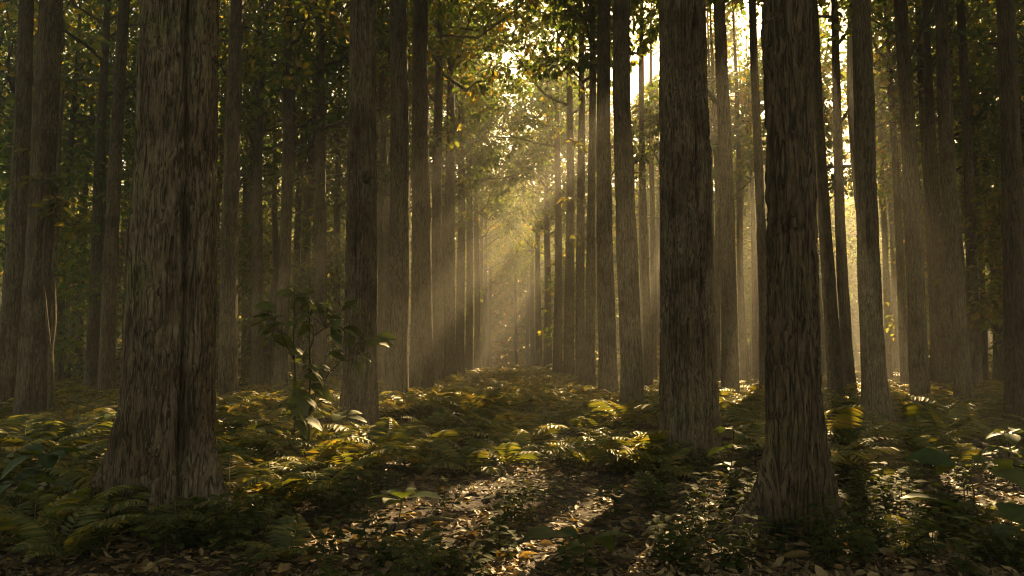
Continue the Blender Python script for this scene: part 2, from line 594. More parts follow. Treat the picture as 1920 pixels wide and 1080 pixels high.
TREES = []
QUEUE = []


def tree(B, lean, r0, *a, **k):
    TREES.append((float(B[0]), float(B[1]), r0))
    QUEUE.append(((B, lean, r0) + a, k))


def build_tree(B, lean, r0, H, cb, R, seed, label, group=None, level=1, name='tall_tree', cat='tree', n_limbs=17, n_clu=11, n_leaf=22, L=0.31, forks=(), sprigs=(), mat=None, leafmat=None, extras=None, **kw):
    r_ = np.random.default_rng(seed)
    B = np.asarray(B, float)
    root = obj(name, None, loc=B)
    tag(root, label, cat, group)
    tr, axis, radius = trunk_mesh(B, lean, r0, H, seed, level=level, **kw)
    parts = [tr]
    for (z0, az, ln, el, rr) in forks:
        a = axis(z0)
        d = np.array([math.cos(az) * math.cos(el), math.sin(az) * math.cos(el), math.sin(el)])
        e = a + d * ln
        pts = curve_pts(a - d * 0.05, e, -0.12 * ln, 9)
        parts.append(tube(pts, np.linspace(rr, rr * 0.45, 9), 12))
    if name == 'tall_tree' and level == 1:
        for q in range(int(r_.integers(1, 4))):
            hz = r_.uniform(3.5, min(cb, 13))
            az = r_.uniform(0, 2 * PI)
            a = axis(hz)
            e = a + np.array([math.cos(az), math.sin(az), r_.uniform(.1, .8)]) * (radius(hz) + r_.uniform(.1, .5))
            parts.append(tube(curve_pts(a, e, .02, 4), [.03, .024, .018, .01], 6))
    limbs, lv = crown_parts(B, axis, radius, H, cb, R, r_, n_limbs, n_clu, n_leaf, L)
    V, T = cat_meshes(parts + limbs)
    obj('trunk', mesh('trunk', V, T, mat or M_BARK), root)
    if len(lv[0]):
        obj('crown', mesh('crown', lv[0], lv[1], leafmat or M_CROWN), root)
    for (px, py, sz, n) in sprigs:
        q = at(px, py, B[1] - 0.3) - B
        a = axis(max(0.1, q[2] - 0.2))
        obj('sprig', sprig_mesh(q, a, r_, n=n, size=sz, L=0.6 * sz + 0.06), root)
    if extras:
        extras(root, B)
    return root


def by_pixels(px_base, px_top, w_base, Y, y_ref=640):
    """Base point, lean per metre and radius from a trunk's pixels at depth Y."""
    b = at(px_base, y_ref, Y)
    t = at(px_top, 0, Y)
    lx = (t[0] - b[0]) / (t[2] - b[2])
    bx = b[0] - lx * b[2]
    B = np.array([bx, Y, 0.0])
    B[2] = float(ground_z(bx, Y))
    return B, (lx, 0.0), w_base / 2 / F * math.hypot(Y, 0)


def top_z(Y):
    return CAMH + (540 / F * cP + sP) / (cP - 540 / F * sP) * Y


def px_tree(px_base, px_top, w, Y, seed, label, group=None, H=None, level=1, **kw):
    B, lean, r0 = by_pixels(px_base, px_top, w, Y)
    r_ = np.random.default_rng(seed + 900)
    H = H or r_.uniform(21, 26)
    cb = max(10.0, top_z(Y) + 0.4) if Y < 25 else r_.uniform(9.5, 12)
    H = max(H, cb + 7)
    if B[0] < -3.6 or B[0] > 8:
        kw.setdefault('n_leaf', 10)
    return tree(B, lean, r0, H, cb, kw.pop('R', 3.5), seed, label, group, level=level, **kw)


def add_knot(root, B):
    c = at(687, 333, B[1] - .25) - B
    a = np.linspace(0, 2 * PI, 20, endpoint=False)
    prof = [(0.0, .03), (.025, .03), (.04, .05), (.058, .055), (.075, .03), (.095, -.03)]
    V = [c + np.array([math.cos(t) * r * (1 + .12 * math.sin(3 * t)), -h - .02, math.sin(t) * r * 1.25]) for r, h in prof for t in a]
    T = []
    for i in range(len(prof) - 1):
        for j in range(20):
            k = (j + 1) % 20
            T += [(i * 20 + j, i * 20 + k, i * 20 + 20 + k), (i * 20 + j, i * 20 + 20 + k, i * 20 + 20 + j)]
    tag(obj('knot', mesh('knot', np.array(V), np.array(T), M_STEM), root), 'small dark knot on the grey trunk')


def add_climber(root, B):
    q = [at(px, py, B[1] - .12) - B for px, py in ((94, 775), (95, 700), (97, 640), (100, 560), (103, 480), (108, 380), (112, 280), (116, 170))]
    q[0][2] = -.05
    t = np.linspace(0, 1, 8); t2 = np.linspace(0, 1, 40)
    q = np.stack([np.interp(t2, t, np.array(q)[:, a]) for a in range(3)], 1)
    q[:, 0] += .02 * np.sin(t2 * 21)
    parts = [tube(q, np.linspace(.075, .03, 40) * (1 + .12 * np.sin(t2 * 40)), 10)]
    p = [at(px, py, B[1] - .36) - B for px, py in ((95, 655), (88, 600), (82, 540), (81, 470), (86, 400))]
    p[0] = q[9]
    parts.append(tube(np.array(p), [.035, .03, .026, .02, .012], 7))
    V, T = cat_meshes(parts)
    obj('climbing_stem', mesh('climbing_stem', V, T, M_BARK), root)


# --- the three thick trunks nearest the camera
px_tree(327, 341, 152, 6.4, 21, 'thickest trunk in view, grey, deeply fluted as if two stems fused', level=2, wob=0.0,
        flare=0.16, zf=0.35, bark=0.013, lobe=0.03,
        roots=((PI * 1.14, 1.6, 0.22, 0.42), (PI * 1.53, 0.6, 0.14, 0.4), (PI * 1.87, 1.35, 0.22, 0.42), (PI * 0.6, 0.6, 0.35, 0.4), (PI * 1.34, 0.2, 0.16, 0.5)),
        lobes=((PI * 1.86, 0.14, 0.36), (PI * 1.42, 0.05, 0.3), (PI * 1.12, 0.06, 0.3)),
        grooves=((PI * 1.69, 0.4, 0.065), (PI * 1.23, 0.17, 0.08), (PI * 1.43, 0.06, 0.1), (PI * 1.9, 0.14, 0.12), (PI * 1.28, 0.1, 0.05)))
px_tree(1488, 1476, 100, 6.15, 22, 'dark rough barked trunk with flared roots standing among leafy seedlings', level=2, wob=0.0, mat=M_BARKD,
        flare=0.2, zf=0.4, bark=0.014, lobe=0.025,
        roots=((PI * 1.1, 2.5, 0.26, 0.34), (PI * 1.53, 0.9, 0.17, 0.33), (PI * 1.9, 1.1, 0.24, 0.4), (PI * 0.5, 0.6, 0.4, 0.4)),
        grooves=((PI * 1.75, 0.08, 0.06), (PI * 1.4, 0.06, 0.06)))
px_tree(1287, 1275, 104, 9.8, 23, 'thick brown trunk with deep vertical grooves, behind the dark rough barked one', level=2, wob=0.0,
        flare=0.3, zf=0.5, bark=0.012, lobe=0.04,
        roots=((PI * 1.25, 0.4, 0.25, 0.5), (PI * 1.8, 0.35, 0.3, 0.4)),
        grooves=((PI * 1.62, 0.26, 0.06), (PI * 1.44, 0.12, 0.05), (PI * 1.78, 0.16, 0.07), (PI * 1.27, 0.13, 0.08)))
# --- the row along the far side of the ferns, left of the avenue
ROWL = 'trees in the row left of the avenue'
ROWR = 'trees in the row right of the avenue'
px_tree(676, 682, 62, 13.5, 24, 'grey flared trunk with a small dark knot, behind the leafy sapling', level=2, extras=add_knot, wob=0.0,
        flare=0.45, zf=0.6, bark=0.012, lobe=0.04, roots=((PI * 1.1, 0.5, 0.3, 0.6), (PI * 1.75, 0.5, 0.3, 0.6)), grooves=((PI * 1.4, 0.16, 0.08), (PI * 1.66, 0.12, 0.08)))
px_tree(744, 748, 42, 19.0, 25, 'reddish brown fluted trunk just right of the knotted grey one', level=1, flare=0.35, zf=0.5, grooves=((PI * 1.5, 0.2, 0.12), (PI * 1.72, 0.2, 0.1)))
px_tree(789, 792, 41, 23.5, 26, 'brown trunk where the broad sun shaft lands, in the row left of the avenue', level=1, flare=0.3, zf=0.5, grooves=((PI * 1.45, 0.18, 0.1), (PI * 1.65, 0.18, 0.1)))
ordn = ['fourth', 'fifth', 'sixth', 'seventh', 'eighth', 'ninth', 'tenth', 'eleventh', 'twelfth', 'thirteenth']
for i, (px, pt, w, Y) in enumerate(((822, 825, 23, 29.5), (844, 842, 23, 34.5), (863, 862, 17, 41), (879, 877, 16, 48.5), (894, 893, 13, 58), (904, 904, 10, 68), (912, 911, 9, 80), (919, 919, 7, 96))):
    px_tree(px, pt, w, Y, 40 + i, f'slim trunk, {ordn[i]} along the row left of the avenue, counting from the knotted one', ROWL, level=1 if Y < 45 else 0, H=23 + i % 3, n_clu=13, n_leaf=24, R=4.9)
px_tree(1184, 1177, 42, 17.5, 27, 'rough brown trunk standing in ferns just left of the thick grooved trunk', level=1, flare=0.3, zf=0.5, grooves=((PI * 1.5, 0.1, 0.1),), wob=0.08, bark=0.02)
px_tree(1141, 1132, 36, 21.8, 28, 'straight grey brown trunk, second in the row right of the avenue', level=1, flare=0.25, zf=0.5)
px_tree(1108, 1107, 19, 26.5, 29, 'slim dark trunk carrying tufts of golden leaves, right of the avenue', level=1, sprigs=((1086, 440, .32, 16), (1080, 265, .4, 22), (1092, 385, .2, 8)))
for i, (px, pt, w, Y) in enumerate(((1089, 1087, 19, 30.8), (1067, 1066, 20, 36), (1045, 1044, 17, 45), (1026, 1026, 15, 56), (1010, 1010, 13, 70), (999, 999, 10, 86), (990, 990, 8, 104))):
    px_tree(px, pt, w, Y, 60 + i, f'slim trunk, {ordn[i]} along the row right of the avenue, counting from the thick grooved one', ROWR, level=1 if Y < 45 else 0, H=23 + i % 3, n_clu=13, n_leaf=24, R=4.9,
            sprigs=((1064, 372, .35, 14),) if i == 0 else ())
px_tree(968, 967, 6, 92, 77, 'thin lone trunk at the bright far end of the avenue', level=0)
# --- left side
px_tree(15, 50, 33, 17.5, 31, 'dark trunk at the very edge of the picture, leftmost of all', level=1, sprigs=((62, 280, .35, 9),))
px_tree(66, 104, 50, 16.5, 32, 'dark trunk with a climbing stem and drooping leaf tufts up its sunlit side', level=1, extras=add_climber, flare=0.2, grooves=((PI * 1.68, 0.25, 0.09), (PI * 1.8, 0.15, 0.07)),
        sprigs=((88, 340, .38, 20), (115, 375, .35, 18), (145, 420, .35, 18), (100, 400, .3, 14), (78, 395, .25, 10), (110, 515, .15, 5)))
px_tree(174, 202, 23, 26, 33, 'pale slender trunk, left one of the pair beside the thickest trunk', level=1)
px_tree(203, 237, 28, 21, 34, 'slender dark trunk just left of the thickest trunk, right one of a pair', level=1, flare=0.3)
px_tree(431, 444, 35, 19, 35, 'dark straight trunk half hidden behind the right edge of the thickest trunk', level=1, grooves=((PI * 1.5, 0.2, 0.12),))
px_tree(501, 527, 17, 31, 36, 'thin slightly bowed trunk leaning right, behind the leafy sapling', level=1, wob=0.3)
px_tree(525, 540, 24, 25, 37, 'straight grey trunk whose foot stands directly behind the leafy sapling', level=1)
px_tree(600, 606, 23, 28, 38, 'grey trunk between the leafy sapling and the knotted trunk', level=1, sprigs=((622, 445, .3, 12),))
px_tree(480, 487, 16, 33, 39, 'faint grey trunk, left of the bowed thin one', level=1)
px_tree(458, 468, 12, 38, 70, 'thin pale trunk seen between the dark straight trunk and the faint grey one', level=1)
px_tree(632, 641, 15, 35, 71, 'pale hazy trunk hugging the left edge of the knotted trunk', level=1)
px_tree(714, 718, 8, 40, 72, 'thin hazy trunk in the gap right of the knotted trunk', level=0)
px_tree(568, 572, 10, 42, 73, 'thin dark trunk in the gap above the leafy sapling', level=0)
px_tree(550, 560, 9, 46, 74, 'thin pale trunk beside the dark one above the leafy sapling', level=0)
px_tree(186, 205, 9, 34, 75, 'very thin trunk squeezed between the pair of slender trunks', level=0)
# --- right side
px_tree(1366, 1348, 31, 22.5, 50, 'hazy trunk forking high up, glowing in the brightest sun shaft', level=1, forks=((9.0, PI * 1.0, 2.6, math.radians(58), 0.09),), flare=0.3)
px_tree(1432, 1415, 19, 24, 51, 'slim hazy trunk half hidden behind the dark rough barked trunk', level=1)
px_tree(1563, 1531, 26, 23, 52, 'hazy trunk just right of the dark rough barked trunk', level=1)
px_tree(1588, 1561, 22, 25.5, 53, 'slim forked trunk left of the flared grey one', level=1, forks=((9.5, 0.1, 2.4, math.radians(60), 0.07),))
px_tree(1636, 1607, 44, 15.8, 54, 'smooth grey trunk with widely flared foot among sunlit ferns', level=1, flare=0.75, zf=0.4, wob=0.06)
px_tree(1694, 1660, 16, 29, 55, 'slim hazy trunk between the flared grey one and the forked dark one', level=1)
px_tree(1720, 1685, 32, 20.5, 56, 'leaning grey trunk forking near the top of the picture', level=1, forks=((9.8, 0.2, 2.4, math.radians(62), 0.08),), flare=0.3)
px_tree(1752, 1722, 20, 29, 57, 'left one of two hazy trunks right of the leaning forked trunk', level=1)
px_tree(1773, 1742, 21, 26, 58, 'right one of two hazy trunks right of the leaning forked trunk', level=1)
px_tree(1803, 1768, 32, 19, 59, 'dark leaning trunk standing in shade, third from the right edge', level=1)
px_tree(1827, 1800, 21, 24, 80, 'dark slim trunk close behind the right side of a leaning dark one', level=1)
px_tree(1904, 1880, 40, 15.2, 81, 'nearly black trunk at the very edge of the picture, rightmost of all', level=1, mat=M_BARKD)
px_tree(1844, 1815, 11, 33, 82, 'thin dark trunk beside the yellow leaved young tree', level=1)
px_tree(1214, 1205, 15, 30, 83, 'hazy slim trunk in the gap left of the thick grooved trunk', level=1)
px_tree(1224, 1220, 13, 38, 88, 'pale slim trunk right beside the hazy one, left of the thick grooved trunk', level=1, R=4.2)
px_tree(1238, 1232, 10, 54, 90, 'faint golden trunk far off, just left of the thick grooved trunk', level=0, R=4.6, n_leaf=26)
px_tree(1215, 1212, 8, 70, 91, 'thinnest golden trunk far off between the rough brown and the thick grooved trunk', level=0, R=5.0, n_leaf=26)
px_tree(1206, 1198, 9, 50, 89, 'thin golden trunk far behind the rough brown trunk in ferns', level=0, R=4.5)
px_tree(1345, 1325, 12, 36, 84, 'pale slim trunk hugging the right edge of the thick grooved trunk', level=1)
px_tree(1394, 1372, 13, 33, 85, 'golden hazy trunk in the brightest shaft, left of the half hidden slim one', level=1)
px_tree(1415, 1398, 11, 40, 86, 'faint golden trunk deep in the brightest shaft', level=0)
px_tree(1664, 1640, 12, 37, 87, 'faint hazy trunk hugging the right edge of the flared grey trunk', level=0)
print('named trees', len(TREES))

# --- the forest behind them
pts = [(x, y) for x, y, r in TREES]


def far_enough(x, y, s):
    for a, b in pts:
        if (a - x) ** 2 + (b - y) ** 2 < s * s:
            return False
    return True


fr = np.random.default_rng(5)
placed = 0
tries = 0
quota = [(28, 45, 1.6, 132), (45, 65, 2.6, 84), (65, 115, 5.0, 56)]
for (y0, y1, sp, nmax) in quota:
    c = 0
    tries = 0
    while c < nmax and tries < 6000:
        tries += 1
        y = fr.uniform(y0, y1)
        hw = 0.70 * y + 5
        x = fr.uniform(-hw, hw + 12)
        if abs(x) < 3.6 + 0.006 * y or not far_enough(x, y, sp) or in_gap(x, y, 0.15):
            continue
        pts.append((x, y))
        c += 1
        placed += 1
        w = fr.uniform(0.13, 0.24)
        z0 = float(ground_z(x, y))
        side = 'left' if x < 0 else 'right'
        dep = 'behind the nearer trunks' if y < 45 else ('deep in the wood' if y < 65 else 'far off in the golden haze')
        H = fr.uniform(19, 26)
        far = y > 65
        tree((x, y, z0), (fr.normal(0, 0.012), fr.normal(0, 0.012)), w, H, fr.uniform(6.5, 11.0) if not far else fr.uniform(5, 9), fr.uniform(3.0, 3.6) + (1.5 if far else 0), 1000 + placed,
             f'slim grey tree {dep}, {side} of the avenue', f'slim trees {dep} {side} of the avenue', level=0 if y > 38 else 1,
             n_limbs=17, n_clu=11 if x > -5 else 8, n_leaf=(7 if x < -5 else 8 if x > 6 + .26 * y else 20) if not far else (18 if x > -5 else 7), L=0.31 if not far else 0.56, wob=0.15)
# shade trees beyond the frame on the sunny side
c = 0
tries = 0
while c < 14 and tries < 3000:
    tries += 1
    y = fr.uniform(14, 40)
    x = fr.uniform(0.72 * y + 2.5, 0.72 * y + 16)
    if not far_enough(x, y, 3.6) or in_gap(x, y, 0.15):
        continue
    pts.append((x, y))
    c += 1
    tree((x, y, float(ground_z(x, y))), (0, 0), fr.uniform(.16, .22), fr.uniform(20, 25), fr.uniform(9, 11), 3.4, 1500 + c, 'tall grey tree standing just past the right edge of the view', 'trees just past the right edge', level=0)
print('forest trees', placed, c)

# the wood goes on beside and behind the viewer: it shades the floor from there too
c = 0
tries = 0
while c < 48 and tries < 6000:
    tries += 1
    y = fr.uniform(-24, 24)
    x = fr.uniform(-34, 34)
    if abs(x) < 0.72 * max(y, 0) + 2.6 or x * x + y * y < 9 or not far_enough(x, y, 3.9) or in_gap(x, y, 0.15):
        continue
    pts.append((x, y))
    c += 1
    side = 'left' if x < 0 else 'right'
    wh = 'behind the viewer' if y < 0 else f'outside the view on the {side}'
    tree((x, y, float(ground_z(x, y))), (0, 0), fr.uniform(.16, .24), fr.uniform(20, 25), fr.uniform(7, 10), 3.2, 1700 + c, f'tall grey tree standing {wh}', f'trees standing {wh}', level=0, n_leaf=5, L=0.5)
print('surrounding', c)

# --- young understorey trees with leaves down to the ground
ur = np.random.default_rng(8)
und = 0
ypos = [(-15.5, 24), (-13.5, 27), (-17.5, 29), (-11.5, 30.5), (-19.5, 33), (-15, 34), (15.4, 22.5), (18.5, 27), (21, 31), (17.5, 32.5), (-8.5, 32), (23.5, 35)]
tries = 0
while len(ypos) < 70 and tries < 4000:
    tries += 1
    y = ur.uniform(33, 75)
    x = ur.uniform(-0.7 * y - 3, 0.7 * y + 3)
    if abs(x) < 4.2 or not far_enough(x, y, 1.6) or in_gap(x, y, 0.8):
        continue
    ypos.append((x, y))
for k, (x, y) in enumerate(ypos):
    r_ = np.random.default_rng(3000 + k)
    H = r_.uniform(6, 13)
    side = 'left' if x < 0 else 'right'
    near = y < 33.5
    if k == 6:
        lab, grp = 'young tree with backlit yellow leaves, beside the rightmost trunk', None
    else:
        lab = f'leafy young tree with low branches {"in the dark thicket" if near else "among far trunks"} {side} of the avenue'
        grp = lab.replace('leafy young tree', 'leafy young trees')
    tree((x, y, float(ground_z(x, y))), (r_.normal(0, .02), 0), r_.uniform(.035, .06), H, 1.2 if near else r_.uniform(1.5, 3.5), r_.uniform(1.6, 2.4), 3000 + k, lab, grp, level=0, name='young_tree',
         n_limbs=14, n_clu=8, n_leaf=12, L=0.27 if y < 45 else 0.36, wob=0.15, flare=0.1, leafmat=M_SPRIG if k == 6 else None)

clear_flecks(TREES)
for a_, k_ in QUEUE:
    build_tree(*a_, **k_)

# --- low shrubs between the far trunks
sh = np.random.default_rng(9)
SHV = []
for v in range(4):
    r_ = np.random.default_rng(60 + v)
    st, cen = [], []
    for k in range(9):
        az = r_.uniform(0, 2 * PI)
        e = np.array([math.cos(az) * r_.uniform(.2, .7), math.sin(az) * r_.uniform(.2, .7), r_.uniform(.5, 1.4)])
        st.append(tube(curve_pts((0, 0, -.05), e, 0.1, 4), [.016, .012, .009, .005], 4))
        for t in (0.45, 0.7, 0.85, 1.0):
            cen.append(e * t + r_.normal(0, .12, 3))
    cen = np.repeat(np.array(cen), 9, 0)
    n = len(cen)
    A = nrm(r_.normal(0, 1, (n, 3)) * [1, 1, .5])
    LL = r_.uniform(.12, .26, n)
    lv = leaf_coarse(cen + A * .18 * r_.random((n, 1)), A, nrm(r_.normal(0, .5, (n, 3)) + [0, 0, 1]), LL, LL * .55)
    Vs, Ts = cat_meshes(st)
    SHV.append((mesh('shrub_stem', Vs, Ts, M_STEM), mesh('shrub_foliage', lv[0], lv[1], M_FERN)))
c = 0
while c < 46:
    y = sh.uniform(30, 62)
    x = sh.uniform(-0.68 * y, 0.68 * y)
    if abs(x) < 3.4 or not far_enough(x, y, .6):
        continue
    side = 'left' if x < 0 else 'right'
    v = SHV[c % 4]
    o = obj('shrub', None, loc=(x, y, float(ground_z(x, y))), rz=sh.uniform(0, 6.28), sc=sh.uniform(.8, 1.5))
    tag(o, f'low green shrub growing between the far trunks {side} of the avenue', 'shrub', f'low shrubs between far trunks {side} of the avenue')
    obj('stem', v[0], o)
    obj('foliage', v[1], o)
    c += 1

# --- the closed far edge of the wood
er = np.random.default_rng(10)
n = 240000
y = er.uniform(108, 158, n)
x = er.uniform(-105, 130, n)
z = 27 * er.random(n)
dens = vnoise(np.stack([x * .22, y * .2, z * .25], -1), 77) + 0.25 * vnoise(np.stack([x * .7, y * .7, z * .7], -1), 78)
kp = (dens > -0.45) | ((z < 12) & (y < 130) & (dens > -.2))
P = np.stack([x, y, z], -1)[kp]
n = len(P)
LL = er.uniform(.6, 1.2, n)
lv = leaf_coarse(P, nrm(er.normal(0, 1, (n, 3))), nrm(er.normal(0, .7, (n, 3)) + [0, 0, 1]), LL, LL * .7)
tag(obj('forest', mesh('forest', lv[0], lv[1], M_CROWN)), 'far leafy edge of the wood closing the view', 'forest', kind='stuff')

# ------------------------------------------------------------------ ground
xs = np.concatenate([np.linspace(-140, -22, 40), np.linspace(-22, 22, 260)[1:], np.linspace(22, 140, 40)[1:]])
ys = np.concatenate([np.linspace(-20, 3, 14), np.linspace(3, 26, 220)[1:], np.linspace(26, 170, 90)[1:]])
X, Yg = np.meshgrid(xs, ys, indexing='ij')
V = np.stack([X, Yg, ground_z(X, Yg)], -1).reshape(-1, 3)
ny = len(ys)
i = np.arange(len(xs) - 1)[:, None] * ny
j = np.arange(ny - 1)[None]
Q = np.stack([(i + j).ravel(), (i + ny + j).ravel(), (i + ny + j + 1).ravel(), (i + j + 1).ravel()], 1)
tag(obj('ground', mesh('ground', V, Q, M_SOIL)), 'dark leaf strewn forest soil', 'ground', kind='structure')


def inside_trunk(x, y, k=1.35):
    return any((x - a) ** 2 + (y - b) ** 2 < (r * k) ** 2 for a, b, r in TREES[:60])


# ------------------------------------------------------------------ fallen leaves
def litter_arrays(n, P, L, r_, flat=0.24):
    az = r_.uniform(0, 2 * PI, n)
    A = np.stack([np.cos(az), np.sin(az), r_.normal(0.08, flat * 0.6, n)], -1)
    N = nrm(r_.normal(0, flat, (n, 3)) + [0, 0, 1])
    flip = r_.random(n) < 0.4
    return leaf_fine(P, A, np.where(flip[:, None], -N, N), L, L * r_.uniform(.32, .56, n), fold=0.22, droop=r_.normal(0.05, 0.16, n), wave=0.08, curl=r_.uniform(0, .35, n), seed=int(r_.integers(1e6)))


lr = np.random.default_rng(12)
n = 50000
yy = 4.6 + 19 * lr.random(n) ** 2.0
out_ = lr.random(n) < .16
yy = np.where(out_, lr.uniform(1.6, 5.2, n), yy)
xx = lr.uniform(-1, 1, n) * (0.72 * yy + np.where(out_, 3.0, 2.6))
L = lr.uniform(.035, .13, n) * np.where(lr.random(n) < .12, 1.5, 1)
L = L * np.where(yy < 5.3, .75, 1)
P = np.stack([xx, yy, ground_z(xx, yy) + lr.uniform(0.002, .04, n)], -1)
lv = litter_arrays(n, P, L, lr)
tag(obj('leaf_litter', mesh('leaf_litter', lv[0], lv[1], M_LITTER)), 'carpet of small dry brown leaves over the forest floor', 'leaf litter', kind='stuff')
FL = []
for v in range(14):
    r_ = np.random.default_rng(200 + v)
    az = 0.0
    a = leaf_fine(np.array([[-.5, 0, 0.03]]), np.array([[1, 0, r_.normal(.03, .08)]]), nrm(np.array([[r_.normal(0, .3), r_.normal(0, .4), 1.0 if v % 3 else -1.0]])), np.array([1.0]), np.array([r_.uniform(.36, .55)]),
                  fold=.3, droop=r_.uniform(-.16, .36), wave=.075, curl=r_.uniform(0.0, .55), seed=v)
    V = a[0].copy()
    V[:, 2] -= V[:, 2].min()
    st = tube(curve_pts((-.5, 0, .02), (-.75, r_.normal(0, .06), .04), .03, 4), [.016, .014, .012, .01], 4)
    V, T = cat_meshes([(V, a[1]), st])
    FL.append(mesh('fallen_leaf', V, T, M_LITTER))
c = 0
while c < 290:
    y = 5.05 + 5.0 * lr.random() ** 1.4
    x = lr.uniform(-1, 1) * .7 * y
    if inside_trunk(x, y, 1.5):
        continue
    dry = 'left' if x < -1.2 else ('right' if x > 1.2 else 'middle')
    o = obj('fallen_leaf', FL[c % 14], loc=(x, y, float(ground_z(x, y)) + lr.uniform(.02, .05)), rz=lr.uniform(0, 6.28), sc=float(lr.uniform(.08, .19)))
    o.rotation_euler = (lr.normal(0, .2), lr.normal(0, .2), lr.uniform(0, 6.28))
    tag(o, {'left': 'large curled dry leaf on the shaded floor near the thickest trunk', 'middle': 'large curled dry leaf on the open floor between the nearest trunks', 'right': 'large curled dry leaf on the floor around the dark rough barked trunk'}[dry], 'fallen leaf', f'large fallen leaves, {dry} of the floor')
    c += 1
# fallen twigs and sticks
for k, (px, py, ang, ln, lab) in enumerate(((790, 985, .2, .55, 'thick curled strip of bark lying in dry leaves below the fern patch'), (1010, 1000, .05, .5, 'short dark stick lying in the bright leaf patch'), (1330, 1020, .5, .9, 'long grey stick on the floor before the dark rough barked trunk'),
                                           (30, 870, -.5, .9, 'pale fallen branch at the left edge of the floor'), (1740, 800, -.25, .8, 'pale fallen branch lying among sunlit ferns by the flared grey trunk'), (1600, 1010, -.4, .6, 'thin dark stick right of the dark rough barked trunk'))):
    p = gpt(px, py)
    r_ = np.random.default_rng(400 + k)
    e = np.array([math.cos(ang) * ln, math.sin(ang) * ln, .05])
    q = curve_pts(-e / 2, e / 2, .03, 9)
    q[:, 2] += .05
    q += r_.normal(0, .008, q.shape)
    tw = [tube(q, np.linspace(.022, .010, 9) * (1.6 if k in (0, 4) else 1), 8)]
    tw.append(tube(curve_pts(q[4], q[4] + np.array([.12, .15, .06]), .02, 4), [.009, .008, .006, .004], 5))
    V, T = cat_meshes(tw)
    tag(obj('fallen_stick', mesh('fallen_stick', V, T, M_BARK), loc=p), lab, 'stick')


# ------------------------------------------------------------------ ferns
def frond(r_, L=0.6, pairs=17, arch=0.9, lean=1.0, width=0.30, droop=0.5, cheap=False):
    """One arching frond that leaves the origin along +X."""
    n = pairs + 3
    t = np.linspace(0, 1, n)
    ang = lean - (lean + droop) * t ** 1.2
    seg = L / (n - 1)
    x = np.concatenate([[0], np.cumsum(np.cos(ang[:-1]) * seg)])
    z = np.concatenate([[0], np.cumsum(np.sin(ang[:-1]) * seg)])
    y = 0.06 * L * np.sin(t * 3 + r_.uniform(0, 6)) * t
    R = np.stack([x, y, z], -1)
    D = nrm(np.gradient(R, axis=0))
    up = nrm(np.cross(np.tile([0, 1.0, 0], (n, 1)), D)) * -1
    side = np.cross(D, up)
    ii = np.arange(3, n)
    f = (ii - 3) / max(1, n - 4)
    pl = width * L * np.where(f < .25, .55 + 1.8 * f, 1.0 - .95 * ((f - .25) / .75) ** 1.3)
    Ps, As, Ns, Ls = [], [], [], []
    for sgn in (1, -1):
        Ps.append(R[ii])
        As.append(side[ii] * sgn + D[ii] * (.35 + .3 * f[:, None]) - up[ii] * r_.uniform(.05, .35) + r_.normal(0, .06, (len(ii), 3)))
        Ns.append(up[ii] + r_.normal(0, .12, (len(ii), 3)))
        Ls.append(np.maximum(pl, .012))
    Pp, Aa, Nn, Ll = np.concatenate(Ps), nrm(np.concatenate(As)), np.concatenate(Ns), np.concatenate(Ls)
    lf = leaf_coarse(Pp, Aa, Nn, Ll, np.minimum(Ll * .34, seg * 1.05) + .002, fold=.15, droop=.15)
    if cheap:
        return lf
    rc = tube(R[::2], np.linspace(.0045, .0015, len(R[::2])), 4)
    return cat_meshes([lf, rc])


def rotz(V, a):
    c, s = math.cos(a), math.sin(a)
    return V @ np.array([[c, s, 0], [-s, c, 0], [0, 0, 1]])


FRONDS = []
for v in range(8):
    r_ = np.random.default_rng(500 + v)
    V, T = frond(r_, L=r_.uniform(.55, .85), lean=r_.uniform(.8, 1.25), droop=r_.uniform(.15, .7), width=r_.uniform(.26, .34), pairs=20)
    FRONDS.append(mesh('frond', V, T, M_FERN))
M_FERND = mat_leaf('dying_fern_leaf', [(0.0, (0.05, 0.045, 0.018)), (0.5, (0.1, 0.085, 0.03)), (1.0, (0.17, 0.13, 0.05))], trans=0.4, rough=0.6, spec=0.2)
FERNS = []
for v in range(8):
    r_ = np.random.default_rng(540 + v)
    ps = []
    nf = int(r_.integers(7, 11))
    for k in range(nf):
        V, T = frond(r_, L=r_.uniform(.4, .8), lean=r_.uniform(.7, 1.35), droop=r_.uniform(.1, .8), width=r_.uniform(.26, .34), pairs=16)
        ps.append((rotz(V, 2 * PI * k / nf + r_.normal(0, .25)), T))
    V, T = cat_meshes(ps)
    FERNS.append(mesh('fern', V, T, M_FERND if v == 3 else M_FERN))


def near_fern(p, rz, sc, label, group=None, nf=9, seed=0):
    r_ = np.random.default_rng(seed)
    o = obj('fern', None, loc=p, rz=rz, sc=sc)
    tag(o, label, 'fern', group)
    for k in range(nf):
        c = obj('frond', FRONDS[int(r_.integers(8))], o)
        c.rotation_euler = (r_.normal(0, .12), r_.normal(0, .12), 2 * PI * k / nf + r_.normal(0, .25))
        c.scale = [float(r_.uniform(.75, 1.15))] * 3
    return o


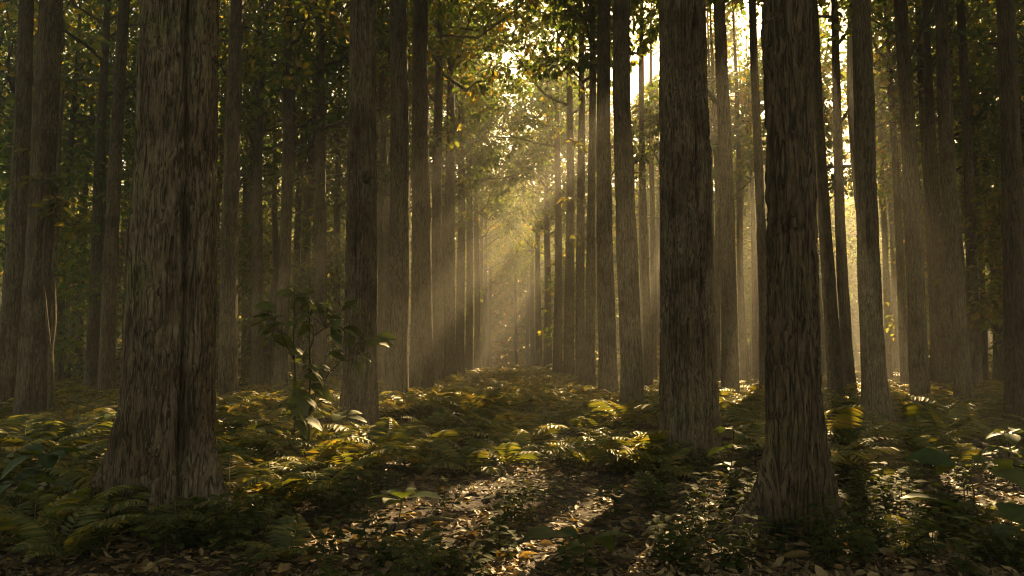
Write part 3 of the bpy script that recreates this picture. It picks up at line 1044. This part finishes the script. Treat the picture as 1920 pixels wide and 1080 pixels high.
fs = 0
for px, py, sc, lab in ((262, 985, 1.1, 'large dark fern leaning over the root of the thickest trunk'), (330, 1010, .9, 'dark fern directly before the thickest trunk'), (420, 975, 1.0, 'fern at the lower right of the thickest trunk'),
                        (500, 925, 1.1, 'broad fern below the leafy sapling'), (560, 905, 1.0, 'fern left of the sapling stems, fronds over dry leaves'), (660, 900, 1.1, 'arching fern in half shade before the knotted trunk'),
                        (720, 880, 1.1, 'sunlit arching fern right of the knotted trunk foot'), (800, 890, 1.0, 'fern with spreading fronds at the edge of the open leaf floor'), (610, 850, 1.1, 'tall fern at the foot of the leafy sapling'),
                        (130, 850, .8, 'small fern catching a bright spot of sun, left of the thickest trunk'), (60, 1030, 1.0, 'dark fern in the lower left corner'), (180, 1020, .8, 'dark fern left of the thickest trunk roots'),
                        (830, 820, 1.1, 'golden lit fern at the left edge of the avenue'), (930, 830, 1.1, 'half lit fern in the middle of the avenue, nearest of all there'), (1020, 835, 1.0, 'fern right of the avenue middle, in dappled light'),
                        (1110, 830, 1.0, 'fern with pale fronds at the right edge of the avenue'), (1385, 830, 1.1, 'tall backlit fern between the grooved and the dark rough trunk'),
                        (1420, 800, 1.1, 'golden fern hugging the left side of the dark rough barked trunk'), (1580, 830, 1.0, 'dark green fern right of the dark rough barked trunk'), (1640, 850, .9, 'fern before the flared grey trunk'),
                        (1720, 850, 1.0, 'sunlit fern right of the flared grey trunk'), (1800, 840, 1.1, 'shaded fern behind the large leaved plant'), (1890, 850, 1.0, 'dark fern before the rightmost trunk'),
                        (450, 850, 1.0, 'fern right of the thickest trunk in shade'), (545, 960, .8, 'low fern on dry leaves below the sapling'), (430, 1020, .8, 'low dark fern in front of the thickest trunk roots'), (120, 1062, .8, 'dark fern at the bottom edge, left of the thickest trunk'), (540, 1045, .6, 'small fern at the bottom edge, right of the thickest trunk'),
                        (790, 1040, .45, 'tiny fern on the leaf floor at the bottom edge'), (1690, 1040, .6, 'small fern at the bottom edge, right of the dark rough trunk'), (1230, 930, .5, 'small fern before the thick grooved trunk')):
    near_fern(gpt(px, py), rng.uniform(0, 6), sc, lab, nf=9 + fs % 3, seed=700 + fs)
    fs += 1
fz = np.random.default_rng(14)
fern_pts = []
tries = 0
while len(fern_pts) < 262 and tries < 20000:
    tries += 1
    y = 6.2 + 13.5 * fz.random() ** 1.15
    x = fz.uniform(-1, 1) * (.70 * y)
    mid = abs(x) < 2.6
    dens = 0.25
    if y > 8.5:
        dens = 1.0 if mid else .8
    if y <= 8.5:
        dens = .55 if x < -1.1 else (.0 if x < 1.8 else .12)
    if fz.random() > dens or inside_trunk(x, y, 1.25):
        continue
    if any((x - a) ** 2 + (y - b) ** 2 < .36 ** 2 for a, b in fern_pts):
        continue
    fern_pts.append((x, y))
for k, (x, y) in enumerate(fern_pts):
    o = obj('fern', FERNS[k % 8], loc=(x, y, float(ground_z(x, y))), rz=fz.uniform(0, 6.28), sc=float(fz.uniform(.5, 1.1) * (1.4 if fz.random() < .3 else 1) * (1.3 if y > 8.5 else 1)))
    where = 'in the middle of the avenue' if abs(x) < 2.6 else ('on the floor left of the avenue' if x < 0 else 'on the floor right of the avenue')
    tag(o, f'green fern growing {where}, one of many', 'fern', f'ferns {where}')
# the rest of the fern cover, beyond counting
CHEAP = []
for v in range(10):
    r_ = np.random.default_rng(580 + v)
    ps = []
    for k in range(8):
        V, T = frond(r_, L=r_.uniform(.5, .95), lean=r_.uniform(.6, 1.3), droop=r_.uniform(.1, .7), width=.32, pairs=9, cheap=True)
        ps.append((rotz(V, 2 * PI * k / 8 + r_.normal(0, .25)), T))
    CHEAP.append(cat_meshes(ps))
parts = []
cnt = 0
while cnt < 1500:
    y = 17.5 + 50 * fz.random() ** 1.6
    x = fz.uniform(-1, 1) * (.70 * y)
    if abs(x) < 3.4:
        pass
    elif fz.random() > .75:
        continue
    V, T = CHEAP[cnt % 10]
    V = rotz(V, fz.uniform(0, 6.28)) * fz.uniform(.75, 1.25) * (1 + .012 * (y - 17)) + np.array([x, y, float(ground_z(x, y))])
    parts.append((V, T))
    cnt += 1
for k in range(420):   # the avenue's own carpet
    y = 16 + 50 * fz.random() ** 1.3
    x = fz.uniform(-3.0, 3.0)
    V, T = CHEAP[k % 10]
    V = rotz(V, fz.uniform(0, 6.28)) * fz.uniform(.8, 1.3) + np.array([x, y, float(ground_z(x, y))])
    parts.append((V, T))
for k in range(150):   # beside the view, where one step sideways would see it
    y = fz.uniform(4, 18)
    x = (.7 * y + fz.uniform(.3, 4.5)) * (1 if k % 2 else -1)
    if inside_trunk(x, y, 1.3):
        continue
    V, T = CHEAP[k % 10]
    V = rotz(V, fz.uniform(0, 6.28)) * fz.uniform(.7, 1.2) + np.array([x, y, float(ground_z(x, y))])
    parts.append((V, T))
V, T = cat_meshes(parts)
tag(obj('fern_undergrowth', mesh('fern_undergrowth', V, T, M_FERN)), 'unbroken cover of distant ferns under the far trunks', 'undergrowth', kind='stuff')


# ------------------------------------------------------------------ broad leaved plants and seedlings
def broad_plant(p, H, tiers, L, seed, label, group=None, name='leafy_plant', cat='plant', stems=1, droop=.45, per=4, mat=None):
    r_ = np.random.default_rng(seed)
    st, Ps, As, Ns, Ls = [], [], [], [], []
    for s in range(stems):
        top = np.array([r_.normal(0, .12 * H), r_.normal(0, .12 * H), H * r_.uniform(.8, 1.0)])
        base = np.array([r_.normal(0, .03), r_.normal(0, .03), -.03])
        c = curve_pts(base, top, 0, 8)
        c[1:-1] += r_.normal(0, .012 * H, (6, 3))
        st.append(tube(c, np.linspace(.009, .004, 8), 5))
        for k in range(tiers):
            t = 1.0 if tiers == 1 else .35 + .65 * k / (tiers - 1)
            a = base + (top - base) * t
            for q in range(per):
                az = 2 * PI * q / per + k * .8 + r_.normal(0, .25)
                el = r_.uniform(.05, .55)
                d = np.array([math.cos(az) * math.cos(el), math.sin(az) * math.cos(el), math.sin(el)])
                pet = .22 * L * r_.uniform(.6, 1.3)
                b = a + d * pet
                st.append(tube(curve_pts(a, b, .01, 3), [.004, .0035, .003], 4))
                Ps.append(b); As.append(d + [0, 0, -.1]); Ns.append(np.array([0, 0, 1.0]) - d * .3 + r_.normal(0, .22, 3)); Ls.append(L * r_.uniform(.6, 1.15))
    Ls = np.array(Ls)
    lv = leaf_fine(np.array(Ps), np.array(As), np.array(Ns), Ls, Ls * r_.uniform(.45, .6, len(Ls)), droop=r_.uniform(droop * .5, droop * 1.3, len(Ls)), fold=.2, wave=.035, seed=seed)
    o = obj(name, None, loc=p)
    tag(o, label, cat, group)
    V, T = cat_meshes(st)
    obj('stem', mesh('stem', V, T, M_STEM), o)
    obj('foliage', mesh('foliage', lv[0], lv[1], mat or M_BROAD), o)
    return o


broad_plant(gpt(1835, 1010), .62, 2, .5, 801, 'plant with very large drooping leaves at the right of the floor', per=5)
broad_plant(gpt(1900, 1060), .35, 1, .34, 802, 'low pale leaved plant in the lower right corner', per=5)
broad_plant(gpt(1100, 1062), .26, 1, .38, 803, 'low plant with a few broad dark leaves at the bottom of the picture', per=5)
broad_plant(gpt(1365, 905), .62, 3, .30, 804, 'seedling with long pale leaves between the grooved and the dark rough trunk', per=4)
broad_plant(gpt(1275, 890), .35, 2, .2, 805, 'small leafy seedling at the foot of the thick grooved trunk', per=4)
broad_plant(gpt(445, 825), .75, 4, .26, 806, 'bright sunlit plant with stacked pale leaves just right of the thickest trunk', per=4, mat=M_SPRIG)
broad_plant(gpt(90, 960), .55, 3, .3, 807, 'dark broad leaved plant at the left, before the leaf tufted trunk', per=5, stems=2)
broad_plant(gpt(35, 1000), .4, 2, .28, 808, 'dark leafy plant at the left edge of the floor', per=5)
broad_plant(gpt(745, 985), .28, 1, .3, 809, 'low plant with narrow upright leaves beside a flat green leaf', per=6, droop=.2)
broad_plant(gpt(1640, 835), .5, 3, .2, 810, 'leafy seedling right before the flared grey trunk', per=4)
broad_plant(gpt(470, 870), .4, 2, .36, 811, 'shaded plant with big heart shaped leaves right of the thickest trunk', per=5)
broad_plant(gpt(650, 840), .5, 2, .34, 812, 'plant with long leaves at the foot of the knotted trunk', per=5)
broad_plant(gpt(210, 830), .5, 3, .3, 813, 'broad leaved plant in shade left of the thickest trunk', per=5, stems=2)
broad_plant(gpt(1890, 900), .6, 3, .3, 814, 'leafy plant under the rightmost trunk', per=5, stems=2)
broad_plant(gpt(1560, 900), .35, 3, .17, 815, 'leafy seedling at the right root of the dark rough barked trunk', per=4)

# the leafy sapling before the knotted trunk
SY = 10.0
zp = lambda cx, cy: (420 + cx / 3.376, 520 + cy / 3.376)
s1 = [at(*zp(a, b), SY + d) for a, b, d in ((440, 1080, 0), (450, 850, 0), (452, 650, .03), (440, 420, 0), (448, 250, -.05), (448, 120, -.05))]
s2 = [at(*zp(a, b), SY + d) for a, b, d in ((535, 1080, .1), (540, 850, .1), (545, 600, .05), (540, 400, .1), (540, 250, .1), (520, 150, .1))]
s3 = [at(*zp(a, b), SY + d) for a, b, d in ((545, 460, .08), (570, 370, 0), (640, 320, -.1), (720, 300, -.15), (800, 370, -.2), (900, 405, -.25))]
s4 = [at(*zp(a, b), SY + d) for a, b, d in ((545, 850, .05), (590, 720, .1), (670, 600, .15), (740, 530, .1), (800, 480, .1), (850, 490, .05))]
s5 = [at(*zp(a, b), SY + d) for a, b, d in ((440, 520, 0), (400, 440, -.1), (360, 350, -.15), (320, 280, -.2), (300, 235, -.2))]
s0 = s1[0].copy(); s0[2] = float(ground_z(s1[0][0], s1[0][1]))
o = obj('leafy_sapling', None, loc=s0)
tag(o, 'dark leafy sapling on two thin stems before the knotted trunk', 'sapling')
st = []
for q, r0_, r1_ in ((s1, .014, .006), (s2, .015, .006), (s3, .009, .004), (s4, .009, .004), (s5, .008, .004)):
    q = np.array(q) - s0
    if q[0][2] < .35 and r0_ > .01:
        q[0][2] = -.05
    tt = np.linspace(0, 1, len(q)); t2 = np.linspace(0, 1, 16)
    q = np.stack([np.interp(t2, tt, q[:, a]) for a in range(3)], 1)
    st.append(tube(q, np.linspace(r0_, r1_, 16), 6))
lst = [(448, 110, 305, 95), (450, 110, 575, 130), (300, 225, 165, 190), (290, 250, 160, 265), (520, 150, 515, 220), (615, 160, 760, 195), (740, 190, 885, 150), (330, 300, 200, 360), (640, 270, 760, 300),
       (700, 260, 805, 300), (700, 290, 690, 350), (780, 350, 880, 385), (880, 395, 1005, 425), (950, 400, 1070, 412), (850, 480, 945, 570), (820, 530, 890, 640), (700, 490, 790, 480), (540, 560, 600, 600),
       (600, 560, 690, 610), (520, 640, 620, 640), (440, 540, 530, 515), (350, 390, 430, 450), (330, 350, 255, 455), (430, 470, 525, 490), (300, 345, 180, 365), (370, 310, 420, 350), (500, 760, 610, 780),
       (480, 690, 435, 770), (560, 700, 650, 760), (450, 130, 440, 230), (470, 140, 560, 180), (560, 180, 600, 260), (620, 180, 700, 230), (810, 380, 800, 450), (700, 330, 720, 400), (760, 480, 700, 500),
       (460, 250, 520, 330), (440, 300, 360, 330), (545, 330, 480, 380), (540, 480, 470, 560), (550, 620, 640, 660), (450, 640, 500, 720), (330, 260, 400, 235), (560, 820, 650, 850), (450, 800, 380, 830), (540, 250, 470, 215), (640, 215, 740, 240)]
Ps, As, Ls = [], [], []
r_ = np.random.default_rng(88)
lst = lst + [(a + r_.normal(0, 22), b + r_.normal(0, 26), c_ + r_.normal(0, 40), d_ + r_.normal(0, 30)) for a, b, c_, d_ in lst + lst + lst[:25]] + [(r_.uniform(400, 620), r_.uniform(700, 1040), r_.uniform(360, 680), r_.uniform(680, 1060)) for _ in range(9)]
for a, b, c_, d_ in lst:
    dep = SY + r_.normal(0, .16)
    p0, p1 = at(*zp(a, b), dep) - s0, at(*zp(c_, d_), dep + r_.normal(0, .12)) - s0
    Ps.append(p0); As.append(p1 - p0 + [0, 0, .04]); Ls.append(np.linalg.norm(p1 - p0) * r_.uniform(.6, .9))
    near = min((s for q in (s1, s2, s3, s4, s5) for s in q), key=lambda s: np.linalg.norm(s - s0 - p0 + [0, 0, .1]))
    st.append(tube(curve_pts(near - s0, p0, .015, 4), [.0045, .004, .0035, .003], 4))
Ls = np.array(Ls)
V, T = cat_meshes(st)
obj('stem', mesh('stem', V, T, M_STEM), o)
lv = leaf_fine(np.array(Ps), np.array(As), nrm(r_.normal(0, .3, (len(Ps), 3)) + [0, -.25, 1]), Ls, Ls * r_.uniform(.4, .55, len(Ls)), droop=r_.uniform(.1, .5, len(Ls)), fold=.22, wave=.045, seed=5)
obj('foliage', mesh('foliage', lv[0], lv[1], M_SAPL), o)

# small seedlings, four plants copied over the floor
HERB = []
for v in range(6):
    r_ = np.random.default_rng(900 + v)
    st, Ps, As, Ns, Ls = [], [], [], [], []
    for s in range(int(r_.integers(2, 5))):
        hgt = r_.uniform(.18, .36)
        b0 = np.array([r_.normal(0, .05), r_.normal(0, .05), -.02])
        tp = b0 + np.array([r_.normal(0, .07), r_.normal(0, .07), hgt])
        st.append(tube(curve_pts(b0, tp, 0, 5, (1, 0, 0)), np.linspace(.004, .002, 5), 4))
        for k in range(5):
            a = b0 + (tp - b0) * (.35 + .65 * k / 4)
            for q in (0, 1):
                az = k * PI / 2 + q * PI + r_.normal(0, .3)
                d = np.array([math.cos(az), math.sin(az), r_.uniform(-.1, .35)])
                Ps.append(a); As.append(d); Ns.append(np.array([0, 0, 1.0]) + r_.normal(0, .25, 3)); Ls.append(r_.uniform(.07, .13))
    Ls = np.array(Ls)
    lv = leaf_fine(np.array(Ps), np.array(As), np.array(Ns), Ls, Ls * .48, droop=.25, fold=.2, wave=.03, seed=v)
    Vs, Ts = cat_meshes(st)
    HERB.append((mesh('seedling_stem', Vs, Ts, M_STEM), mesh('seedling_foliage', lv[0], lv[1], M_HERB)))
hr = np.random.default_rng(15)
c = 0
spots = [(100, 1040, .5), (330, 1050, .5), (500, 1050, .4), (700, 1050, .4), (860, 1055, .35), (1250, 1050, .4), (1420, 1050, .4), (1560, 1050, .4), (1700, 1050, .4), (1850, 1060, .4), (1300, 930, .55), (1330, 890, .5), (1480, 985, .45), (1420, 985, .4), (1590, 950, .4), (1620, 990, .45), (1570, 880, .4), (1330, 960, .5), (950, 960, .5), (1180, 870, .5), (1720, 890, .8), (1800, 950, .7), (1680, 940, .6), (560, 1000, .5), (120, 960, .6), (640, 960, .6), (1090, 880, .6), (1260, 970, .5), (1760, 1010, .6)]
while c < 165:
    px, py, s = spots[c % len(spots)]
    p = gpt(px, py)
    x, y = p[0] + hr.normal(0, s), p[1] + hr.normal(0, s * .9)
    if y < 4.4 or inside_trunk(x, y, 1.3):
        continue
    v = HERB[c % 6]
    o = obj('seedling', None, loc=(x, y, float(ground_z(x, y))), rz=hr.uniform(0, 6.28), sc=float(hr.uniform(.7, 1.2)))
    where = 'around the foot of the dark rough barked trunk' if 1.2 < x < 3.2 and y < 8 else ('on the left floor' if x < -1 else ('between the ferns and the nearest trunks' if x < 1.2 else 'on the dappled right floor'))
    tag(o, f'small leafy seedling with paired leaves {where}', 'seedling', f'seedlings {where}')
    obj('stem', v[0], o)
    obj('foliage', v[1], o)
    c += 1

# ------------------------------------------------------------------ haze
hm, nt, nd, lk = new_mat('haze_air')
out = nd.new('ShaderNodeOutputMaterial')
pv = nd.new('ShaderNodeVolumePrincipled')
pv.inputs['Color'].default_value = (0.92, 0.90, 0.82, 1)
pv.inputs['Density'].default_value = 0.0032
pv.inputs['Anisotropy'].default_value = 0.45
lk.new(pv.outputs[0], out.inputs['Volume'])
x0, x1, y0, y1, z0, z1 = -145, 145, -25, 175, -2, 34
V = np.array([(x, y, z) for x in (x0, x1) for y in (y0, y1) for z in (z0, z1)], float)
Q = np.array([(0, 1, 3, 2), (4, 6, 7, 5), (0, 4, 5, 1), (2, 3, 7, 6), (0, 2, 6, 4), (1, 5, 7, 3)])
tag(obj('haze', mesh('haze', V, Q, hm, smooth=False)), 'thin golden morning haze between the trunks', 'haze', kind='stuff')

# ------------------------------------------------------------------ light
w = bpy.data.worlds.new('World')
scene.world = w
w.use_nodes = True
nt = w.node_tree
bg = nt.nodes['Background']
sky = nt.nodes.new('ShaderNodeTexSky')
sky.sky_type = 'NISHITA'
sky.sun_disc = False
sky.sun_elevation = SUN_EL
sky.sun_rotation = SUN_AZ
sky.dust_density = 1.6
sky.air_density = 1.0
tint = nt.nodes.new('ShaderNodeMix'); tint.data_type = 'RGBA'; tint.blend_type = 'MULTIPLY'
tint.inputs[0].default_value = 1.0
tint.inputs['B'].default_value = (1.0, 0.73, 0.40, 1)
nt.links.new(sky.outputs[0], tint.inputs['A'])
nt.links.new(tint.outputs['Result'], bg.inputs['Color'])
bg.inputs['Strength'].default_value = 0.12
sun = bpy.data.lights.new('sun', 'SUN')
sun.energy = 5.0
sun.angle = math.radians(0.4)
sun.color = (1.0, 0.69, 0.31)
so = bpy.data.objects.new('sun', sun)
COL.objects.link(so)
so.rotation_euler = Vector([-float(v) for v in SUN_D]).to_track_quat('-Z', 'Y').to_euler()

cam = bpy.data.cameras.new('camera')
cam.sensor_width = 36
cam.lens = F / 1920 * 36
cam.clip_end = 1500
co = bpy.data.objects.new('camera', cam)
COL.objects.link(co)
co.location = (0, 0, CAMH)
co.rotation_euler = (PI / 2 + PITCH, 0, 0)
scene.camera = co

scene.view_settings.view_transform = 'Standard'
scene.view_settings.look = 'None'
scene.view_settings.exposure = 2.05
scene.view_settings.gamma = 1.0
cy = scene.cycles
cy.max_bounces = 6
cy.diffuse_bounces = 3
cy.glossy_bounces = 2
cy.transmission_bounces = 3
cy.volume_bounces = 0
cy.transparent_max_bounces = 4
cy.sample_clamp_indirect = 4
cy.use_denoising = True
cy.use_adaptive_sampling = False
cy.pixel_filter_type = 'BLACKMAN_HARRIS'
cy.filter_width = 1.1
cy.caustics_reflective = False
cy.caustics_refractive = False
print('objects', len(scene.objects), 'sun el/az', math.degrees(SUN_EL), math.degrees(SUN_AZ))
